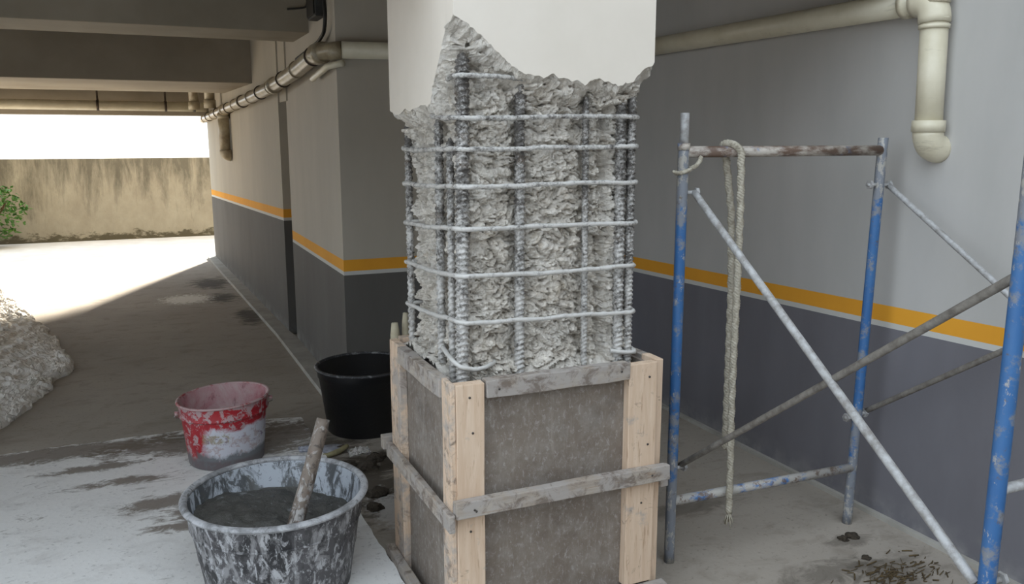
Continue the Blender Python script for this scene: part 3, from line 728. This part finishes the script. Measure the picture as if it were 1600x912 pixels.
# ------------------------------------------------------------------ litter on the floor between bucket and tub
tr = thing('trowel', (.83, 4.38, .0), label='old trowel with a curved yellowed handle lying by the black bucket', cat='trowel')
hp = smooth_path([(.80, 4.31, .018), (.84, 4.31, .020), (.90, 4.335, .026), (.945, 4.37, .034)], .01)
tube('handle', hp, .015, YELLOW, tr, 12, lambda s, th: .0155*(1-.45*abs(s/.165-.45)))
V, F = lathe_data((.86, 4.42, .0), [(.0, .006), (.085, .006), (.09, .010), (.085, .014), (0, .016)], 24, lambda p: Vector((p.x*1.0, p.y*.75, p.z))); mesh_obj('blade', V, F, BLADE, tr, True, (.86, 4.42, 0))
tube('tang', [(.945, 4.37, .034), (.93, 4.41, .024), (.90, 4.42, .014)], .005, RUSTCLIP, tr, 8)
def crumple(name, c, sx, sy, h, mat, seed, nn=26):
    V = []; F = []
    for j in range(nn+1):
        for i in range(nn+1):
            u = i/nn*2-1; v = j/nn*2-1; p = Vector((u*1.6+seed, v*1.6, seed*.7))
            e = .16*fbm(p*1.5, 1.5, 3); z = h*(.25+abs(fbm(p, 1.3, 4))*1.1)*(1-.75*max(abs(u), abs(v))**2)+.004
            V.append((c[0]+u*sx*(1+e), c[1]+v*sy*(1+e), c[2]+max(z, .003)))
    for j in range(nn):
        for i in range(nn): a = j*(nn+1)+i; F.append((a, a+1, a+nn+2, a+nn+1))
    k = len(V); m_ = (nn+1)**2
    bot = [(x, y, c[2]+.001) for x, y, z in V]; V += bot
    F += [tuple(q+m_ for q in reversed(f)) for f in F[:]]
    return mesh_obj(name, V, F, mat, None, False, c)
tag(crumple('torn_paper', (1.00, 4.33, 0), 0.06, .05, .03, PAPER, 3.1), 'crumpled scrap of cement sack lying in front of the black bucket', 'paper')
tag(crumple('paper_scrap', (.73, 4.42, .028), .04, .04, .02, BLADE, 8.4, 14), 'small flat pale scrap on the slab edge beside the red bucket', 'scrap')
lumps = [(1.00, 4.10, .055, .035), (.90, 4.00, .045, .03), (1.06, 4.2, .05, .03), (.95, 3.75, .05, .035), (.90, 3.6, .04, .025), (.90, 4.17, .045, .02)]
lab = ['dark mortar clod nearest the torn sack scrap', 'flat dark mortar clod beside the slab edge behind the tub', 'dark mortar clod under the front of the black bucket', 'dark mortar clod by the rear post of the formwork', 'small dark mortar clod nearest the formwork side rail', 'thin dark mortar clod beside the trowel']
def clod(name, x, y, s, h, mat, seed, z0=0.):
    bm = bmesh.new(); bmesh.ops.create_icosphere(bm, subdivisions=3, radius=1)
    for v in bm.verts:
        k = 1+.45*fbm(v.co+Vector((seed, 0, 0)), 1.4, 4); v.co = Vector((v.co.x*s*k, v.co.y*s*k, max(v.co.z*h*k, -.002)+.002))
    me = bpy.data.meshes.new(name); bm.to_mesh(me); bm.free(); me.materials.append(mat)
    o = link(bpy.data.objects.new(name, me)); o.location = (x, y, z0); o['_w'] = (x, y, z0); return o
for i, (x, y, s, h) in enumerate(lumps):
    tag(clod('mortar_clod', x, y, s, h, DIRT, i*3.7), lab[i], 'clod', 'mortar clods beside the formwork')
# wet litter by the scaffold foot
lt = []
for k in range(150):
    x = random.gauss(2.62, .12); y = random.gauss(2.17, .06)-.0; a = random.uniform(-1.0, 1.4); L_ = random.uniform(.006, .032)
    if x > 2.93: continue
    q = [(x-L_*math.cos(a), y+L_*math.sin(a)*.6, .004), (x, y, random.uniform(.004, .012)), (x+L_*math.cos(a), y-L_*math.sin(a)*.6+.01, .004)]
    lt.append(tube_data(smooth_path(q, .02, 2), random.uniform(.001, .0032), 5))
V, F = join(lt)
tag(mesh_obj('wet_litter', V, F, STRAW, None, False, (2.63, 2.17, 0)), 'brown wet leaf litter smeared on the floor under the scaffold', 'litter', None, 'stuff')
for i, (x, y, s, h, lb) in enumerate(((2.66, 2.485, .022, .014, 'small dark earth clod right beside the scaffold foot near the wall'), (2.72, 2.49, .03, .012, 'wider dark earth clod in front of the scaffold foot near the wall'), (2.62, 2.32, .017, .012, 'tiny dark earth clod between scaffold foot and leaf litter'))):
    tag(clod('earth_clod', x, y, s, h, DIRT, 40+i*2.3), lb, 'clod', 'earth clods by the scaffold foot')

# ------------------------------------------------------------------ pipes
pr = thing('drain_pipe', (2.91, 3.5, 0), label='cream plastic drain pipe along the right wall with an elbow down', cat='pipe')
PX = 2.917; pr_r = .052
def elbow(name, p0, c, p1, r, mat, parent, rr=.07):
    p0, c, p1 = Vector(p0), Vector(c), Vector(p1)
    a = c+(p0-c).normalized()*rr; b = c+(p1-c).normalized()*rr
    q = [a]+[a.lerp(c, t).lerp(c.lerp(b, t), t) for t in [k/8 for k in range(1, 8)]]+[b]
    return tube(name, q, r, mat, parent, 20)
tube('pipe_run', [(PX, 5.13, 2.245), (PX, 2.55, 2.235)], pr_r, PVC, pr, 20)
elbow('elbow', (PX, 2.7, 2.235), (PX, 2.47, 2.235), (PX, 2.47, 1.9), pr_r+.008, PVC, pr, .09)
tube('vent_stub', [(PX, 2.47, 2.22), (PX, 2.47, 2.42)], pr_r, PVC, pr, 20)
tube('downpipe', [(PX, 2.47, 2.18), (PX, 2.455, 1.715)], pr_r, PVC, pr, 20)
for z in (2.155, 2.13, 1.745): V, F = pipe_ring((PX, 2.469 if z > 2 else 2.4555, z), (0, 0, 1), pr_r+(.006 if z > 2 else .011), .016 if z > 2 else .045); mesh_obj('socket', V, F, PVC, pr, True, (PX, 2.47, z))
V, F = pipe_ring((PX, 2.60, 2.235), (0, 1, 0), pr_r+.008, .03); mesh_obj('socket', V, F, PVC, pr, True, (PX, 2.6, 2.235))
elbow('elbow', (PX, 2.455, 1.9), (PX, 2.455, 1.655), (PX+.2, 2.44, 1.655), pr_r+.006, PVC, pr, .075)
tube('wall_outlet', [(PX+.03, 2.45, 1.655), (2.985, 2.449, 1.655)], .050, PVC, pr, 20)
pl = thing('wall_pipe', (1.2, 5.1, 0), label='grimy cream pipe bending round the wall corner and running under the beams', cat='pipe')
PL = [(1.16, 5.12, 2.212), (1.055, 5.20, 2.207), (1.045, 5.40, 2.195), (1.045, 6.1, 2.147), (1.03, 7.0, 2.100), (1.00, 8.2, 2.062), (.96, 9.86, 2.020), (.905, 12.9, 1.955)]
tube('pipe_run', [(2.95, 5.115, 2.245), (1.16, 5.115, 2.212)], .050, PVC, pl, 20)
tube('pipe_run', smooth_path(PL, .06, 4), .052, PVCG, pl, 20)
pp = smooth_path(PL, .06, 4); fr = frames(pp)
for k in range(5, len(fr)-1, 9):
    p, t, a, u = fr[k]; V, F = pipe_ring(p, t, .060, .022); o = mesh_obj('clamp', V, F, RUSTCLIP if k % 2 else PVCG, pl, True, p)
    tube('clamp_arm', [p+Vector((.02, 0, 0)), p+Vector((.12, 0, .03))], .008, RUSTCLIP, o, 6)
for k in (3, 30, 60, 84):
    if k < len(fr):
        p, t, a, u = fr[k]; V, F = pipe_ring(p, t, .064, .09); mesh_obj('socket', V, F, PVCG, pl, True, p)
# second thin pipe just below it near the corner
p2 = thing('thin_pipe', (1.08, 5.4, 0), label='short thin pipe tucked under the bend of the grimy wall pipe', cat='pipe')
tube('pipe_run', [(1.16, 5.09, 2.135), (1.09, 5.2, 2.120), (1.095, 5.7, 2.08)], .020, PVC, p2, 12)
# short downpipe stub on the far block
vp = thing('downpipe_stub', (.98, 10.1, 0), label='short vertical pipe stub elbowed into the far grey wall', cat='pipe')
tube('pipe_run', [(.945, 10.3, 1.98), (.945, 10.3, 1.56)], .062, PVCG, vp, 18)
elbow('elbow', (.945, 10.3, 1.8), (.945, 10.3, 1.50), (1.2, 10.3, 1.50), .070, PVCG, vp, .06)
V, F = pipe_ring((.945, 10.3, 1.94), (0, 0, 1), .07, .05); mesh_obj('socket', V, F, PVCG, vp, True, (.945, 10.3, 1.94))
# pipe slung across under the outer beam
xp = thing('cross_pipe', (-2, 12.05, 0), label='cream pipe slung across the passage under the outermost beam', cat='pipe')
tube('pipe_run', [(-6.9, 12.1, 2.12), (.90, 12.1, 2.10)], .062, PVC, xp, 18)
for x in (-4.8, -3.2, -1.6, -.4, .4, .75):
    V, F = pipe_ring((x, 12.1, 2.105), (1, 0, 0), .07, .03); o = mesh_obj('hanger', V, F, RUSTCLIP, xp, True, (x, 12.1, 2.1))
    tube('hanger_rod', [(x, 12.1, 2.16), (x, 12.1, 3.0)], .012, RUSTCLIP, o, 6)
for i, (x, y, lb) in enumerate(((.72, 11.6, 'leftmost grimy vertical pipe drop between the beams at the far end'), (.86, 10.95, 'right-hand grimy vertical pipe drop between the beams at the far end'))):
    d = thing('ceiling_drop', (x, y, 0), label=lb, cat='pipe', group='vertical pipe drops under the ceiling')
    tube('pipe_run', [(x, y, 3.0), (x, y, 2.05)], .06, PVCG, d, 14)
    V, F = pipe_ring((x, y, 2.10), (0, 0, 1), .07, .10); mesh_obj('socket', V, F, PVCG, d, True, (x, y, 2.1))
# junction box and cable
jb = thing('junction_box', (1.10, 5.5, 2.47), label='dark junction box with a black cable high on the corner block', cat='box')
box('case', (1.075, 1.14, 5.42, 5.68, 2.44, 2.62), GREYBOX, jb, .008)
box('lid', (1.066, 1.078, 5.44, 5.66, 2.455, 2.605), BLACK, jb, .003)
tube('cable', smooth_path([(1.11, 5.36, 2.72), (1.10, 5.28, 2.56), (1.10, 5.25, 2.42), (1.10, 5.30, 2.33), (1.09, 5.45, 2.285), (1.06, 5.65, 2.25), (1.04, 5.95, 2.22)], .02), .012, BLACK, jb, 8)
tube('cable', smooth_path([(1.11, 5.68, 2.56), (1.10, 5.78, 2.60), (1.12, 5.95, 2.56), (1.0, 5.99, 2.55)], .02), .006, BLACK, jb, 6)

# ------------------------------------------------------------------ planting bed with broken kerb, shrub
def bed_h(x, y):
    # distance inside the bed edge: polyline (-1.9,12.6) .. (-.54,6.94) .. (-.95,4.9)
    xe = interp([(5.02, -.93), (5.44, -.86), (6.94, -.53), (8.2, -.80), (11.0, -1.56), (13.5, -2.3)], y)
    return xe - x
V = []; F = []; nx_, ny_ = 90, 330
for j in range(ny_+1):
    y = 5.04+(12.6-5.04)*j/ny_
    e = bed_h(0, y)
    for i in range(nx_+1):
        t = i/nx_; d = 1.6*(t**1.6)
        p = Vector((e-d, y, 0))
        d2 = d + .05*fbm(p, 3.5, 4)
        z = .035*sst(-.02, .04, d2) + .022*fbm(p, 9, 4) - .012*sst(.14, .22, d2) + .02*abs(fbm(p, 24, 3)) + (noise.voronoi(p*13)[0][0]-.3)*.03*sst(.0, .1, d2)
        if i == 0: z = -.02
        V.append((e-d+.05*fbm(p, 4, 3), y, z))
for j in range(ny_):
    for i in range(nx_): a = j*(nx_+1)+i; F.append((a, a+nx_+1, a+nx_+2, a+1))
struct(mesh_obj('planting_bed', V, F, ROCK, None, False, (-1.5, 8, 0)))
bush = thing('shrub', (-2.26, 15.12, 0), label='leafy green shrub against the stained boundary wall at far left', cat='shrub')
for k in range(7):
    a = k*.9; tube('stem', smooth_path([(-2.3+.04*math.cos(a), 15.2+.04*math.sin(a), 0), (-2.28+.16*math.cos(a), 15.2+.1*math.sin(a), .35), (-2.25+.34*math.cos(a), 15.2+.2*math.sin(a), .72)], .1, 2), .014, STEM, bush, 6)
V = []; F = []
for k in range(900):
    th = random.uniform(0, 6.28); rr = random.random()**.5; zz = random.uniform(.12, .98)
    rx = .62*math.sqrt(max(.05, 1-((zz-.58)/.47)**2))
    c = Vector((-2.22+rx*rr*math.cos(th), 15.12+.30*rr*math.sin(th), zz))
    d = Vector((random.gauss(0, 1), random.gauss(0, 1)-.3, random.gauss(-.1, .6))).normalized(); L_ = random.uniform(.06, .11)
    s = d.cross(Vector((random.random(), random.random(), 1))).normalized()*L_*.3; up = Vector((0, 0, .012))
    k0 = len(V); V += [c, c+d*L_*.5+s, c+d*L_, c+d*L_*.5-s, c+d*L_*.5+up]
    F += [(k0, k0+1, k0+4), (k0+1, k0+2, k0+4), (k0+2, k0+3, k0+4), (k0+3, k0, k0+4)]
lv = mesh_obj('leaves', V, F, LEAF, bush, False, (-2.28, 15.2, .5)); lv['kind'] = 'stuff'

for o in bpy.data.objects:
    if '_w' in o: del o['_w']
